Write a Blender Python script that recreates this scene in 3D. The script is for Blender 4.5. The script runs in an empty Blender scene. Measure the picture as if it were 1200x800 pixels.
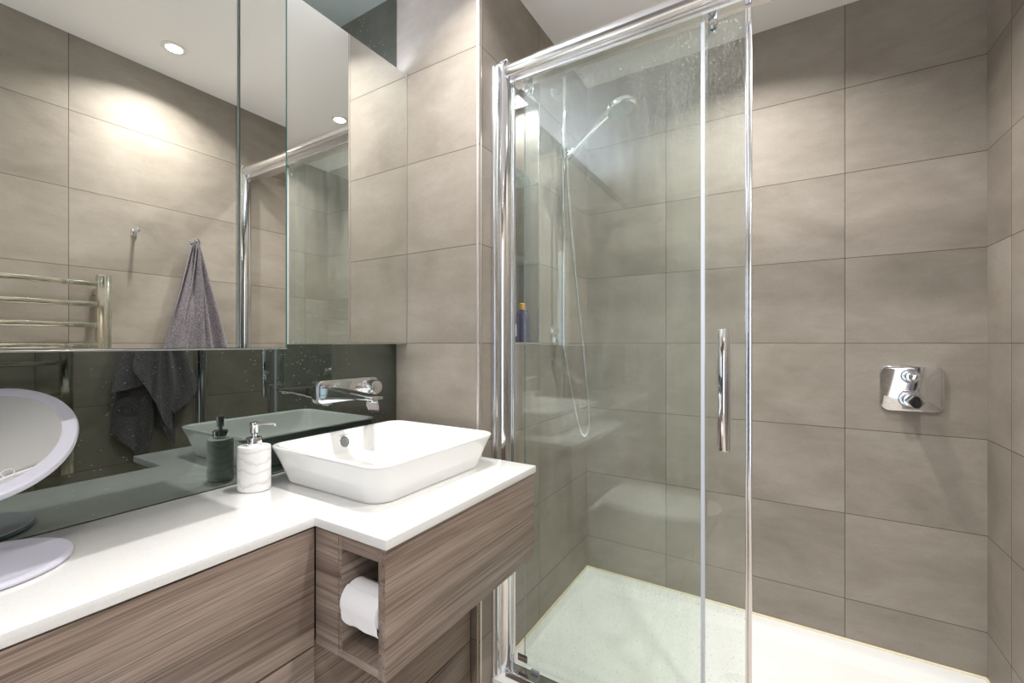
import bpy, bmesh, math, random
from mathutils import Vector, Matrix
random.seed(7)
PI = math.pi
scene = bpy.context.scene
C = scene.collection
ZC = 1.16                     # eye height; every z below is measured from it

# ------------------------------------------------------------------ camera
cam_d = bpy.data.cameras.new('camera')
cam_d.sensor_width = 36.0
cam_d.lens = 36.0 * 514.0 / 1200.0
cam_d.shift_y = 2.0 / 1200.0
cam_d.clip_start = 0.02
cam = bpy.data.objects.new('camera', cam_d)
cam.location = (0, 0, ZC)
cam.rotation_euler = (PI / 2, 0, math.radians(31.5))
C.objects.link(cam)
scene.camera = cam

# ------------------------------------------------------------------ light and exposure
scene.view_settings.view_transform = 'Standard'
scene.view_settings.look = 'None'
scene.view_settings.exposure = 0.0
scene.view_settings.gamma = 1.0
scene.view_settings.use_curve_mapping = False
scene.cycles.use_denoising = True
scene.cycles.max_bounces = 14
scene.cycles.diffuse_bounces = 7
scene.cycles.glossy_bounces = 8
scene.cycles.transparent_max_bounces = 24
scene.cycles.sample_clamp_indirect = 6.0
scene.cycles.blur_glossy = 0.5

world = bpy.data.worlds.new('world')
scene.world = world
world.use_nodes = True
bgn = world.node_tree.nodes['Background']
bgn.inputs[0].default_value = (0.74, 0.85, 1.0, 1)
bgn.inputs[1].default_value = 3.0

LAMP_W = 9.2
LAMP_COL = (1.0, 0.968, 0.935)
CEIL = 1.195
LAMPS = [(-0.70, 0.80, 'recessed downlight in the ceiling above the wash basin', .95),
         (0.302, 0.799, 'recessed downlight in the ceiling beside the towel wall, reflected in the deep mirror cabinet', 1.05),
         (-0.139, 1.517, 'recessed downlight in the ceiling over the shower tray, reflected in the shallow mirror cabinet', 1.15),
         (0.302, -0.35, 'recessed downlight in the ceiling beside the towel radiator', 1.0),
         (0.302, -0.95, 'recessed downlight in the ceiling just inside the doorway', 1.0)]

# ------------------------------------------------------------------ mesh helpers
def new():
    return bmesh.new()

def add_box(bm, x0, x1, y0, y1, z0, z1, mi=0, bev=0.0, seg=2):
    t = bmesh.new()
    vs = [t.verts.new((x, y, z)) for x in (x0, x1) for y in (y0, y1) for z in (z0, z1)]
    for f in ((0, 1, 3, 2), (4, 6, 7, 5), (0, 4, 5, 1), (2, 3, 7, 6), (0, 2, 6, 4), (1, 5, 7, 3)):
        t.faces.new([vs[i] for i in f])
    bmesh.ops.recalc_face_normals(t, faces=t.faces[:])
    if bev > 0:
        bmesh.ops.bevel(t, geom=t.edges[:], offset=bev, segments=seg, profile=0.5, affect='EDGES')
    merge(bm, t, mi)

def merge(bm, t, mi=None, M=None):
    vm = {}
    for v in t.verts:
        vm[v] = bm.verts.new(M @ v.co if M else v.co)
    for f in t.faces:
        try:
            nf = bm.faces.new([vm[v] for v in f.verts])
        except ValueError:
            continue
        nf.material_index = f.material_index if mi is None else mi
        nf.smooth = f.smooth
    t.free()

def loft(bm, rings, cap0=True, cap1=True, mi=0, closed=True, smooth=True):
    rv = [[bm.verts.new(p) for p in r] for r in rings]
    n = len(rings[0])
    for a, b in zip(rv[:-1], rv[1:]):
        for i in range(n if closed else n - 1):
            j = (i + 1) % n
            f = bm.faces.new((a[i], a[j], b[j], b[i]))
            f.material_index = mi
            f.smooth = smooth
    if cap0:
        f = bm.faces.new(rv[0][::-1]); f.material_index = mi
    if cap1:
        f = bm.faces.new(rv[-1]); f.material_index = mi

def rrect(cx, cy, hx, hy, r, n=8):
    """rounded rectangle outline in a plane, counter-clockwise"""
    r = min(r, hx * 0.999, hy * 0.999)
    out = []
    for (sx, sy, a0) in ((1, 1, 0), (-1, 1, 90), (-1, -1, 180), (1, -1, 270)):
        for k in range(n + 1):
            a = math.radians(a0 + 90.0 * k / n)
            out.append((cx + sx * (hx - r) + r * math.cos(a), cy + sy * (hy - r) + r * math.sin(a)))
    return out

def plate(bm, axis, c, hu, hv, r, d0, d1, bev=0.001, mi=0, n=8):
    """rounded plate; axis 'x': outline in (y,z), 'y': in (x,z), 'z': in (x,y)"""
    def pt(u, v, d):
        return {'x': (d, u, v), 'y': (u, d, v), 'z': (u, v, d)}[axis]
    s = 1 if d1 > d0 else -1
    rings = []
    for (ins, d) in ((0, d0), (0, d1 - s * bev), (bev * .4, d1 - s * bev * .3), (bev, d1)):
        rings.append([pt(u, v, d) for u, v in rrect(c[0], c[1], hu - ins, hv - ins, max(r - ins, .0004), n)])
    t = new()
    loft(t, rings)
    bmesh.ops.recalc_face_normals(t, faces=t.faces[:])
    merge(bm, t, mi)

def frame_of(d):
    d = d.normalized()
    up = Vector((0, 0, 1)) if abs(d.z) < 0.9 else Vector((0, 1, 0))
    a = d.cross(up).normalized()
    return a, a.cross(d).normalized()

def tube(bm, pts, r, n=14, mi=0, cap=True, flat=1.0):
    """round tube along points; r number or list"""
    pts = [Vector(p) for p in pts]
    rings = []
    a0 = None
    for i, p in enumerate(pts):
        d = (pts[min(i + 1, len(pts) - 1)] - pts[max(i - 1, 0)]).normalized()
        if a0 is None:
            a, b = frame_of(d)
        else:
            a = (a0 - d * a0.dot(d)).normalized()
            b = a.cross(d).normalized()
        a0 = a
        rr = r[i] if isinstance(r, (list, tuple)) else r
        rings.append([p + a * (rr * math.cos(2 * PI * k / n)) + b * (rr * flat * math.sin(2 * PI * k / n)) for k in range(n)])
    t = new()
    loft(t, rings, cap, cap, smooth=True)
    bmesh.ops.recalc_face_normals(t, faces=t.faces[:])
    merge(bm, t, mi)

def spin(bm, prof, M=None, n=40, mi=0, sx=1.0, sy=1.0):
    """lathe of (radius, height) points about +Z, moved by M"""
    t = new()
    rings = [[(r * sx * math.cos(2 * PI * k / n), r * sy * math.sin(2 * PI * k / n), z) for k in range(n)] for r, z in prof]
    loft(t, rings)
    bmesh.ops.recalc_face_normals(t, faces=t.faces[:])
    merge(bm, t, mi, M)

def bez(p0, p1, p2, p3, n=24):
    p0, p1, p2, p3 = map(Vector, (p0, p1, p2, p3))
    return [p0 * (1 - t) ** 3 + p1 * 3 * t * (1 - t) ** 2 + p2 * 3 * t * t * (1 - t) + p3 * t ** 3 for t in [k / n for k in range(n + 1)]]

WLOC = {}
def obj(name, bm, mats, parent=None, origin=None, smooth=None, angle=35):
    """link a bmesh (eye-relative coordinates) as one object; its origin is the parent's unless given"""
    base = WLOC[parent.name] if parent else Vector((0, 0, 0))
    org = Vector((origin[0], origin[1], origin[2] + ZC)) if origin else base.copy()
    bmesh.ops.translate(bm, verts=bm.verts[:], vec=Vector((0, 0, ZC)) - org)
    me = bpy.data.meshes.new(name)
    bm.to_mesh(me)
    bm.free()
    for m in (mats if isinstance(mats, (list, tuple)) else [mats]):
        me.materials.append(m)
    o = bpy.data.objects.new(name, me)
    C.objects.link(o)
    if smooth:
        for p in me.polygons:
            p.use_smooth = True
        me.set_sharp_from_angle(angle=math.radians(angle))
    else:
        me.set_sharp_from_angle(angle=math.radians(angle))
    if parent:
        o.parent = parent
    o.location = org - base
    WLOC[o.name] = org
    return o

def thing(name, label, cat, loc, group=None):
    o = bpy.data.objects.new(name, None)
    C.objects.link(o)
    o.empty_display_size = 0.05
    o.location = (loc[0], loc[1], loc[2] + ZC)
    WLOC[o.name] = Vector(o.location)
    return tag(o, label, cat, group)

def tag(o, label, cat, group=None):
    o['label'] = label
    o['category'] = cat
    if group:
        o['group'] = group
    return o

def struct(name, bm, m, label=None):
    o = obj(name, bm, m)
    o['kind'] = 'structure'
    if label:
        o['label'] = label
        o['category'] = name.split('_')[0]
    return o

# ------------------------------------------------------------------ material helpers
def mat(name, col=(.8, .8, .8), rough=.5, metal=0.0, spec=.5, coat=0.0):
    m = bpy.data.materials.new(name)
    m.use_nodes = True
    b = m.node_tree.nodes['Principled BSDF']
    b.inputs['Base Color'].default_value = (*col, 1)
    b.inputs['Roughness'].default_value = rough
    b.inputs['Metallic'].default_value = metal
    b.inputs['Specular IOR Level'].default_value = spec
    b.inputs['Coat Weight'].default_value = coat
    return m, m.node_tree, b

class N:
    """tiny node builder"""
    def __init__(s, nt):
        s.nt = nt
    def new(s, t, **k):
        n = s.nt.nodes.new(t)
        for a, v in k.items():
            setattr(n, a, v)
        return n
    def link(s, a, b):
        s.nt.links.new(a, b)
    def val(s, inp, v):
        if hasattr(v, 'is_output') or isinstance(v, bpy.types.NodeSocket):
            s.link(v, inp)
        else:
            inp.default_value = v
    def math(s, op, a, b=0.0, c=0.0, clamp=False):
        n = s.new('ShaderNodeMath', operation=op, use_clamp=clamp)
        s.val(n.inputs[0], a); s.val(n.inputs[1], b); s.val(n.inputs[2], c)
        return n.outputs[0]
    def noise(s, vec, scale, detail=4, rough=.55, dist=0.0):
        n = s.new('ShaderNodeTexNoise')
        s.link(vec, n.inputs['Vector'])
        n.inputs['Scale'].default_value = scale
        n.inputs['Detail'].default_value = detail
        n.inputs['Roughness'].default_value = rough
        n.inputs['Distortion'].default_value = dist
        return n.outputs[0]
    def ramp(s, f, stops):
        n = s.new('ShaderNodeValToRGB')
        s.link(f, n.inputs[0])
        e = n.color_ramp.elements
        while len(e) < len(stops):
            e.new(0.5)
        for i, (p, c) in enumerate(stops):
            e[i].position = p
            e[i].color = c if len(c) == 4 else (*c, 1)
        return n.outputs[0]
    def mapping(s, vec, scale=(1, 1, 1), loc=(0, 0, 0)):
        n = s.new('ShaderNodeMapping')
        s.link(vec, n.inputs[0])
        s.val(n.inputs['Scale'], scale)
        n.inputs['Location'].default_value = loc
        return n.outputs[0]
    def mixc(s, f, a, b, blend='MIX'):
        n = s.new('ShaderNodeMix', data_type='RGBA', blend_type=blend)
        s.val(n.inputs[0], f)
        for i, v in ((6, a), (7, b)):
            if isinstance(v, tuple):
                n.inputs[i].default_value = v if len(v) == 4 else (*v, 1)
            else:
                s.link(v, n.inputs[i])
        return n.outputs[2]
    def bump(s, h, strength, dist=0.001):
        n = s.new('ShaderNodeBump')
        n.inputs['Strength'].default_value = strength
        n.inputs['Distance'].default_value = dist
        s.link(h, n.inputs['Height'])
        return n.outputs[0]

def tile_material(name, off_x, off_y, wide=0.61, high=0.30, flat=False, gain=1.0):
    """large concrete-look porcelain tiles, grout cut by world position"""
    m, nt, b = mat(name, rough=.42, spec=.32)
    g = N(nt)
    tc = g.new('ShaderNodeTexCoord').outputs['Object']
    sep = g.new('ShaderNodeSeparateXYZ'); g.link(tc, sep.inputs[0])
    nrm = g.new('ShaderNodeSeparateXYZ'); g.link(g.new('ShaderNodeNewGeometry').outputs['True Normal'], nrm.inputs[0])
    onx = g.math('GREATER_THAN', g.math('ABSOLUTE', nrm.outputs[0]), .5)
    ux = g.math('DIVIDE', g.math('SUBTRACT', sep.outputs[0], off_x), wide)
    uy = g.math('DIVIDE', g.math('SUBTRACT', sep.outputs[1], off_y), wide)
    if flat:
        u, v = ux, uy
    else:
        u = g.math('ADD', g.math('MULTIPLY', onx, uy), g.math('MULTIPLY', g.math('SUBTRACT', 1.0, onx), ux))
        v = g.math('DIVIDE', g.math('SUBTRACT', sep.outputs[2], ZC % high), high)
    fu = g.math('ABSOLUTE', g.math('SUBTRACT', g.math('FRACT', u), .5))      # .5 at the joint
    fv = g.math('ABSOLUTE', g.math('SUBTRACT', g.math('FRACT', v), .5))
    gu = g.math('GREATER_THAN', fu, .5 - .0011 / wide)
    gv = g.math('GREATER_THAN', fv, .5 - .0011 / high)
    grout = g.math('MAXIMUM', gu, gv)
    idu, idv = g.math('FLOOR', u), g.math('FLOOR', v)
    comb = g.new('ShaderNodeCombineXYZ')
    g.link(idu, comb.inputs[0]); g.link(idv, comb.inputs[1]); g.link(onx, comb.inputs[2])
    wn = g.new('ShaderNodeTexWhiteNoise', noise_dimensions='3D'); g.link(comb.outputs[0], wn.inputs['Vector'])
    off = g.new('ShaderNodeVectorMath', operation='SCALE'); g.link(wn.outputs['Color'], off.inputs[0]); off.inputs['Scale'].default_value = 7.0
    pos = g.new('ShaderNodeVectorMath', operation='ADD'); g.link(tc, pos.inputs[0]); g.link(off.outputs[0], pos.inputs[1])
    st = g.mapping(pos.outputs[0], scale=(1, 1, 1.7))
    big = g.noise(st, 2.6, 5, .55, .6)
    fine = g.noise(g.mapping(pos.outputs[0], scale=(1, 1, 2.6)), 9, 6, .68, .3)
    grain = g.noise(pos.outputs[0], 160, 2, .6)
    s1 = g.ramp(big, [(.30, (.242, .211, .177)), (.5, (.297, .262, .223)), (.72, (.343, .308, .268))])
    s2 = g.ramp(fine, [(.30, (.90, .90, .89)), (.55, (1.0, 1.0, 1.0)), (.75, (1.08, 1.08, 1.085))])
    c = g.mixc(1.0, s1, s2, 'MULTIPLY')
    tone = g.math('MULTIPLY_ADD', wn.outputs['Value'], .12, .95)
    cc = g.new('ShaderNodeCombineXYZ'); [g.link(tone, cc.inputs[i]) for i in range(3)]
    c = g.mixc(1.0, c, cc.outputs[0], 'MULTIPLY')
    gr = g.math('MULTIPLY_ADD', grain, .16, .92)
    c2 = g.new('ShaderNodeCombineXYZ'); [g.link(gr, c2.inputs[i]) for i in range(3)]
    c = g.mixc(1.0, c, c2.outputs[0], 'MULTIPLY')
    if gain != 1.0:
        c = g.mixc(1.0, c, (gain, gain, gain), 'MULTIPLY')
    c = g.mixc(grout, c, (.095, .078, .062))
    g.link(c, b.inputs['Base Color'])
    ro = g.math('MULTIPLY_ADD', fine, .22, .47)
    g.link(g.math('MAXIMUM', ro, g.math('MULTIPLY', grout, .9)), b.inputs['Roughness'])
    h = g.math('SUBTRACT', g.math('MULTIPLY', fine, .12), grout)
    g.link(g.bump(h, .5, .0012), b.inputs['Normal'])
    return m

def wood_material(name, axis='y'):
    """taupe ash laminate, grain running along the given axis"""
    m, nt, b = mat(name, rough=.42)
    g = N(nt)
    tc = g.new('ShaderNodeTexCoord').outputs['Object']
    geo = g.new('ShaderNodeNewGeometry').outputs['Position']
    sc = {'y': (1, .10, 1), 'x': (.10, 1, 1), 'z': (1, 1, .1)}[axis]
    warp = g.noise(g.mapping(geo, scale=tuple(k * 3 for k in sc)), 1.7, 2, .5)
    wv = g.new('ShaderNodeVectorMath', operation='ADD')
    cb = g.new('ShaderNodeCombineXYZ')
    w = g.math('MULTIPLY', g.math('SUBTRACT', warp, .5), .10)
    g.link(w, cb.inputs[2])
    if axis == 'z':
        g.link(w, cb.inputs[1])
    g.link(geo, wv.inputs[0]); g.link(cb.outputs[0], wv.inputs[1])
    p = wv.outputs[0]
    broad = g.noise(g.mapping(p, scale=tuple(k * (1 if k > .5 else .5) for k in sc)), 26, 3, .6, .1)
    fine = g.noise(g.mapping(p, scale=tuple(k * (1 if k > .5 else .10) for k in sc)), 620, 2, .7, .0)
    mid = g.noise(g.mapping(p, scale=tuple(k * (1 if k > .5 else .07) for k in sc)), 120, 4, .65)
    c = g.ramp(broad, [(.30, (.165, .120, .096)), (.48, (.245, .188, .154)), (.70, (.320, .255, .214))])
    f = g.ramp(fine, [(.34, (.55, .53, .51)), (.50, (1, 1, 1)), (.68, (1.32, 1.32, 1.32))])
    k = g.ramp(mid, [(.37, (.50, .47, .45)), (.435, (.95, .95, .95)), (.5, (1.02, 1.02, 1.02)), (.8, (1.14, 1.13, 1.12))])
    c = g.mixc(.85, c, f, 'MULTIPLY')
    c = g.mixc(.9, c, k, 'MULTIPLY')
    g.link(c, b.inputs['Base Color'])
    g.link(g.bump(fine, .25, .0004), b.inputs['Normal'])
    return m

def mirror_material(name, col, dust=0.0, dust_scale=130):
    m = bpy.data.materials.new(name)
    m.use_nodes = True
    nt = m.node_tree
    nt.nodes.clear()
    g = N(nt)
    out = g.new('ShaderNodeOutputMaterial')
    gl = g.new('ShaderNodeBsdfGlossy')
    gl.inputs['Color'].default_value = (*col, 1)
    gl.inputs['Roughness'].default_value = 0.0
    if dust > 0:
        tc = g.new('ShaderNodeTexCoord').outputs['Object']
        v = g.new('ShaderNodeTexVoronoi'); v.inputs['Scale'].default_value = dust_scale; v.inputs['Randomness'].default_value = 1
        g.link(g.mapping(tc, scale=(1, .45, 1.3)), v.inputs['Vector'])
        dot = g.math('LESS_THAN', v.outputs['Distance'], .16)
        wn = g.new('ShaderNodeSeparateColor'); g.link(v.outputs['Color'], wn.inputs[0])
        pick = g.math('GREATER_THAN', wn.outputs[0], .95)
        patch = g.ramp(g.noise(tc, 5, 2, .5), [(.48, (0, 0, 0)), (.62, (1, 1, 1))])
        f = g.math('MULTIPLY', g.math('MULTIPLY', dot, pick), g.math('MULTIPLY', patch, dust * 8, clamp=True), clamp=True)
        smear = g.math('MULTIPLY', g.ramp(g.noise(g.mapping(tc, scale=(1, .3, 1)), 16, 6, .7), [(.5, (0, 0, 0)), (.75, (1, 1, 1))]), dust * .06)
        f = g.math('ADD', f, smear, clamp=True)
        d = g.new('ShaderNodeBsdfDiffuse'); d.inputs[0].default_value = (.75, .77, .8, 1)
        mx = g.new('ShaderNodeMixShader')
        g.link(f, mx.inputs[0]); g.link(gl.outputs[0], mx.inputs[1]); g.link(d.outputs[0], mx.inputs[2])
        g.link(mx.outputs[0], out.inputs[0])
    else:
        g.link(gl.outputs[0], out.inputs[0])
    return m

def glass_material(name, tint, haze=0.0):
    """clear sheet glass: tinted transmission, fresnel reflection and dried water marks"""
    m = bpy.data.materials.new(name)
    m.use_nodes = True
    nt = m.node_tree
    nt.nodes.clear()
    g = N(nt)
    out = g.new('ShaderNodeOutputMaterial')
    tr = g.new('ShaderNodeBsdfTransparent'); tr.inputs[0].default_value = (*tint, 1)
    gl = g.new('ShaderNodeBsdfGlossy'); gl.inputs['Roughness'].default_value = 0.0
    geo = g.new('ShaderNodeNewGeometry')
    ior = g.math('ADD', g.math('MULTIPLY', geo.outputs['Backfacing'], 1 / 1.58 - 1.58), 1.58)
    fr = g.new('ShaderNodeFresnel'); g.link(ior, fr.inputs['IOR'])
    mx = g.new('ShaderNodeMixShader')
    g.link(fr.outputs[0], mx.inputs[0]); g.link(tr.outputs[0], mx.inputs[1]); g.link(gl.outputs[0], mx.inputs[2])
    res = mx.outputs[0]
    if haze > 0:
        tc = g.new('ShaderNodeTexCoord').outputs['Object']
        streak = g.noise(g.mapping(tc, scale=(1, 1, .12)), 26, 4, .6, .2)
        spk = g.noise(g.mapping(tc, scale=(1, 1, .6)), 210, 3, .85)
        patch = g.noise(tc, 2.2, 2, .5)
        v = g.new('ShaderNodeTexVoronoi'); v.inputs['Scale'].default_value = 120; g.link(tc, v.inputs['Vector'])
        sc_ = g.new('ShaderNodeSeparateColor'); g.link(v.outputs['Color'], sc_.inputs[0])
        dots = g.math('MULTIPLY', g.math('LESS_THAN', v.outputs['Distance'], .22), g.math('GREATER_THAN', sc_.outputs[1], .86))
        a = g.math('MULTIPLY', g.ramp(streak, [(.35, (.25,) * 3), (.7, (1, 1, 1))]), g.ramp(spk, [(.44, (.22,) * 3), (.60, (1, 1, 1))]))
        zz = g.new('ShaderNodeSeparateXYZ'); g.link(tc, zz.inputs[0])
        a = g.math('MULTIPLY', a, g.math('MULTIPLY_ADD', zz.outputs[2], .42, .52, clamp=True))
        a = g.math('MULTIPLY', a, g.ramp(patch, [(.35, (.45,) * 3), (.65, (1, 1, 1))]))
        f = g.math('MULTIPLY', g.math('ADD', a, g.math('MULTIPLY', dots, .9)), haze)
        f = g.math('MULTIPLY', f, g.math('SUBTRACT', 1.0, geo.outputs['Backfacing']), clamp=True)
        d = g.new('ShaderNodeBsdfDiffuse'); d.inputs[0].default_value = (.85, .87, .86, 1)
        tl = g.new('ShaderNodeBsdfTranslucent'); tl.inputs[0].default_value = (.85, .87, .86, 1)
        dm = g.new('ShaderNodeMixShader'); dm.inputs[0].default_value = .5
        g.link(d.outputs[0], dm.inputs[1]); g.link(tl.outputs[0], dm.inputs[2])
        m2 = g.new('ShaderNodeMixShader')
        g.link(f, m2.inputs[0]); g.link(res, m2.inputs[1]); g.link(dm.outputs[0], m2.inputs[2])
        res = m2.outputs[0]
    g.link(res, out.inputs[0])
    return m

def emissive(name, col, s):
    m = bpy.data.materials.new(name)
    m.use_nodes = True
    nt = m.node_tree
    nt.nodes.clear()
    e = nt.nodes.new('ShaderNodeEmission'); e.inputs[0].default_value = (*col, 1); e.inputs[1].default_value = s
    o = nt.nodes.new('ShaderNodeOutputMaterial')
    nt.links.new(e.outputs[0], o.inputs[0])
    return m

M = {}
M['tile'] = tile_material('taupe_concrete_tile', .193, 1.46)
M['tile_pier'] = tile_material('taupe_concrete_tile_pier', -.70, 1.46)
M['tile_right'] = tile_material('taupe_concrete_tile_right', .193, 1.768)
M['tile_floor'] = tile_material('pale_floor_tile', .193, .30, .60, .60, flat=True, gain=1.9)  # floor barely in view, made pale to bounce light upward
M['wood_y'] = wood_material('taupe_ash_laminate', 'y')
M['wood_x'] = wood_material('taupe_ash_laminate_end', 'x')
M['mirror'] = mirror_material('clear_mirror', (.90, .915, .88), .035, 90)
M['dark_mirror'] = mirror_material('smoked_mirror', (.205, .236, .218), .05, 230)
M['clear_mirror'] = mirror_material('small_clear_mirror', (.88, .89, .90))
M['glass'] = glass_material('shower_glass', (.963, .987, .972), .23)
M['shelf_glass'] = glass_material('shelf_glass', (.80, .88, .86), .9)
m, nt, b = mat('glass_edge', (.02, .12, .11), .08); b.inputs['Coat Weight'].default_value = 1; M['glass_edge'] = m
m, nt, b = mat('white_quartz', (.90, .89, .87), .16, coat=.3)
g = N(nt); tcq = g.new('ShaderNodeTexCoord').outputs['Object']
g.link(g.ramp(g.noise(tcq, 240, 3, .6), [(.3, (.74, .735, .725)), (.6, (.78, .775, .765))]), b.inputs['Base Color'])
M['quartz'] = m
m, nt, b = mat('ceramic', (.86, .86, .855), .07, coat=.6)
g = N(nt); g.link(g.bump(g.noise(g.new('ShaderNodeTexCoord').outputs['Object'], 6, 2), .04, .002), b.inputs['Normal']); M['ceramic'] = m
m, nt, b = mat('tray_acrylic', (.86, .86, .84), .28)
g = N(nt); g.link(g.ramp(g.noise(g.new('ShaderNodeTexCoord').outputs['Object'], 5, 4), [(.35, (.86, .865, .85)), (.7, (.90, .90, .89))]), b.inputs['Base Color']); M['tray'] = m
m, nt, b = mat('ceiling_paint', (.88, .87, .855), .85)
g = N(nt); g.link(g.bump(g.noise(g.new('ShaderNodeTexCoord').outputs['Object'], 90, 3), .05, .001), b.inputs['Normal']); M['ceiling'] = m

def chrome_mat(name, col, r):
    m, nt, b = mat(name, col, r, 1.0)
    g = N(nt)
    n = g.noise(g.new('ShaderNodeTexCoord').outputs['Object'], 30, 3)
    g.link(g.math('MULTIPLY_ADD', n, .04, r), b.inputs['Roughness'])
    return m
M['chrome'] = chrome_mat('chrome', (.80, .81, .83), .03)
M['satin'] = chrome_mat('polished_aluminium', (.82, .83, .86), .16)
M['steel'] = chrome_mat('polished_steel', (.72, .68, .60), .07)
M['rail'] = chrome_mat('rail_chrome', (.90, .91, .94), .17)
M['post'] = chrome_mat('post_chrome', (.84, .85, .88), .07)
M['trim'] = chrome_mat('tile_trim', (.70, .65, .635), .38)
m, nt, b = mat('seal', (.62, .66, .74), .25); M['seal'] = m
m, nt, b = mat('dark_plastic', (.03, .03, .035), .35); M['black'] = m
m, nt, b = mat('grey_plastic', (.22, .25, .25), .3); M['grey'] = m
m, nt, b = mat('brown_label', (.075, .055, .045), .45); M['brown'] = m
m, nt, b = mat('label_print', (.28, .24, .21), .5); M['print'] = m
m, nt, b = mat('white_plastic', (.80, .80, .84), .32); M['white'] = m
m, nt, b = mat('cool_lit_plastic', (.66, .66, .76), .35); M['cool_lit'] = m  # lilac tint of cool light put into the plastic's colour
m, nt, b = mat('cream_silicone', (.82, .74, .56), .5); M['silicone'] = m
m, nt, b = mat('tissue', (.86, .85, .87), .95)
g = N(nt); g.link(g.bump(g.noise(g.new('ShaderNodeTexCoord').outputs['Object'], 220, 4, .7), .5, .0008), b.inputs['Normal']); M['tissue'] = m
m, nt, b = mat('card', (.45, .36, .27), .8); M['card'] = m
# marble bottle
m, nt, b = mat('marble', (.85, .84, .83), .3)
g = N(nt); tcm = g.new('ShaderNodeTexCoord').outputs['Object']
w = g.new('ShaderNodeTexWave', wave_type='BANDS', bands_direction='Z'); g.link(g.mapping(tcm, scale=(1.5, 1, 1)), w.inputs[0])
w.inputs['Scale'].default_value = 14; w.inputs['Distortion'].default_value = 9; w.inputs['Detail'].default_value = 3; w.inputs['Detail Scale'].default_value = 1.3
g.link(g.ramp(w.outputs['Fac'], [(.0, (.70, .69, .69)), (.10, (.82, .81, .81)), (.35, (.87, .865, .86))]), b.inputs['Base Color']); M['marble'] = m
# terry towel
m, nt, b = mat('terry_towel', (.10, .09, .10), .95); b.inputs['Sheen Weight'].default_value = .6; b.inputs['Sheen Tint'].default_value = (.5, .47, .5, 1)
g = N(nt); tct = g.new('ShaderNodeTexCoord').outputs['Object']; nz = g.noise(tct, 190, 3, .9)
g.link(g.ramp(nz, [(.38, (.05, .044, .052)), (.62, (.23, .205, .225))]), b.inputs['Base Color'])
g.link(g.bump(nz, 1.0, .003), b.inputs['Normal']); M['towel'] = m
m, nt, b = mat('purple_bottle', (.045, .030, .13), .2, coat=.5); M['purple'] = m
m, nt, b = mat('navy_bottle', (.012, .02, .06), .25, coat=.4); M['navy'] = m
m, nt, b = mat('orange_cap', (.80, .42, .08), .3); M['orange'] = m
m, nt, b = mat('pale_label', (.35, .38, .48), .5); M['palelabel'] = m
m, nt, b = mat('white_paint', (.80, .79, .76), .45); M['paint'] = m
m, nt, b = mat('red_dot', (.6, .05, .05), .4); M['red'] = m
M['lamp'] = emissive('lamp_face', (1, .96, .9), 40)
M['strip'] = emissive('strip_face', (.72, .78, 1.0), 3.0)
M['niche_lamp'] = emissive('niche_lamp_face', (.93, .96, 1), 5)

# ------------------------------------------------------------------ measurements (m, from the eye)
XL = -1.1226       # smoked mirror face
XP = -0.774        # shower left wall
XR = 0.548         # right wall
YP = 1.076         # pier face
YB = 1.936         # shower back wall
YF = -1.25         # wall with the doorway
FL = -ZC           # floor
TR = -1.045        # tray top
WT = -0.340        # worktop top
WB = -0.3585       # worktop underside

# ------------------------------------------------------------------ setting
bm = new(); add_box(bm, -1.35, .75, YF - .12, 2.10, FL - .1, FL); struct('floor', bm, M['tile_floor'])
bm = new(); add_box(bm, -1.35, .75, YF - .12, 2.10, CEIL, CEIL + .1); struct('ceiling', bm, M['ceiling'])
bm = new(); add_box(bm, -1.35, XL - .007, YF - .12, YP, FL, CEIL); struct('wall_left', bm, M['tile'])
NY0, NY1, NZ0, NZ1, NX = 1.255, 1.46, -0.001, .899, XP - .13
bm = new()
add_box(bm, -1.35, XP, YP, NY0, FL, CEIL)
add_box(bm, -1.35, XP, NY1, 2.10, FL, CEIL)
add_box(bm, -1.35, XP, NY0, NY1, FL, NZ0)
add_box(bm, -1.35, XP, NY0, NY1, NZ1, CEIL)
add_box(bm, -1.35, NX, NY0, NY1, NZ0, NZ1)
struct('wall_shower_left', bm, M['tile_pier'])
bm = new(); add_box(bm, XP, XR, YB, 2.10, FL, CEIL); struct('wall_back', bm, M['tile'])
bm = new(); add_box(bm, XR, .75, YF - .12, 2.10, FL, CEIL); struct('wall_right', bm, M['tile_right'])
DX0, DX1, DZ = -.10, .50, .88
bm = new()
add_box(bm, XL - .007, DX0, YF - .12, YF, FL, CEIL)
add_box(bm, DX1, XR, YF - .12, YF, FL, CEIL)
add_box(bm, DX0, DX1, YF - .12, YF, DZ, CEIL)
struct('wall_front', bm, M['tile'])
bm = new()                       # door lining and architrave
for (x0, x1, z0, z1) in ((DX0 - .05, DX0 + .012, FL, DZ + .05), (DX1 - .012, XR - .001, FL, DZ + .05), (DX0, DX1, DZ - .012, DZ + .05)):
    add_box(bm, x0, x1, YF - .125, YF + .014, z0, z1, bev=.003)
struct('trim_1', bm, M['paint'])
# metal corner trim of the tiled pier, a rounded quadrant
bm = new()
rq = .0100
sect = [(XP - rq, YP - .0005), (XP - rq, YP + .004), (XP - .003, YP + rq + .002), (XP + .0005, YP + rq)]
arc = [(XP - rq + (rq + .0015) * math.sin(a), YP + rq - (rq + .0015) * math.cos(a)) for a in [PI / 2 * k / 8 for k in range(9)]]
loop = arc + [(XP - .004, YP + rq + .001), (XP - rq, YP + .004)]
loft(bm, [[(x, y, z) for x, y in loop] for z in (FL + .001, CEIL - .001)])
bmesh.ops.recalc_face_normals(bm, faces=bm.faces[:])
struct('trim_2', bm, M['trim'])
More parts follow.
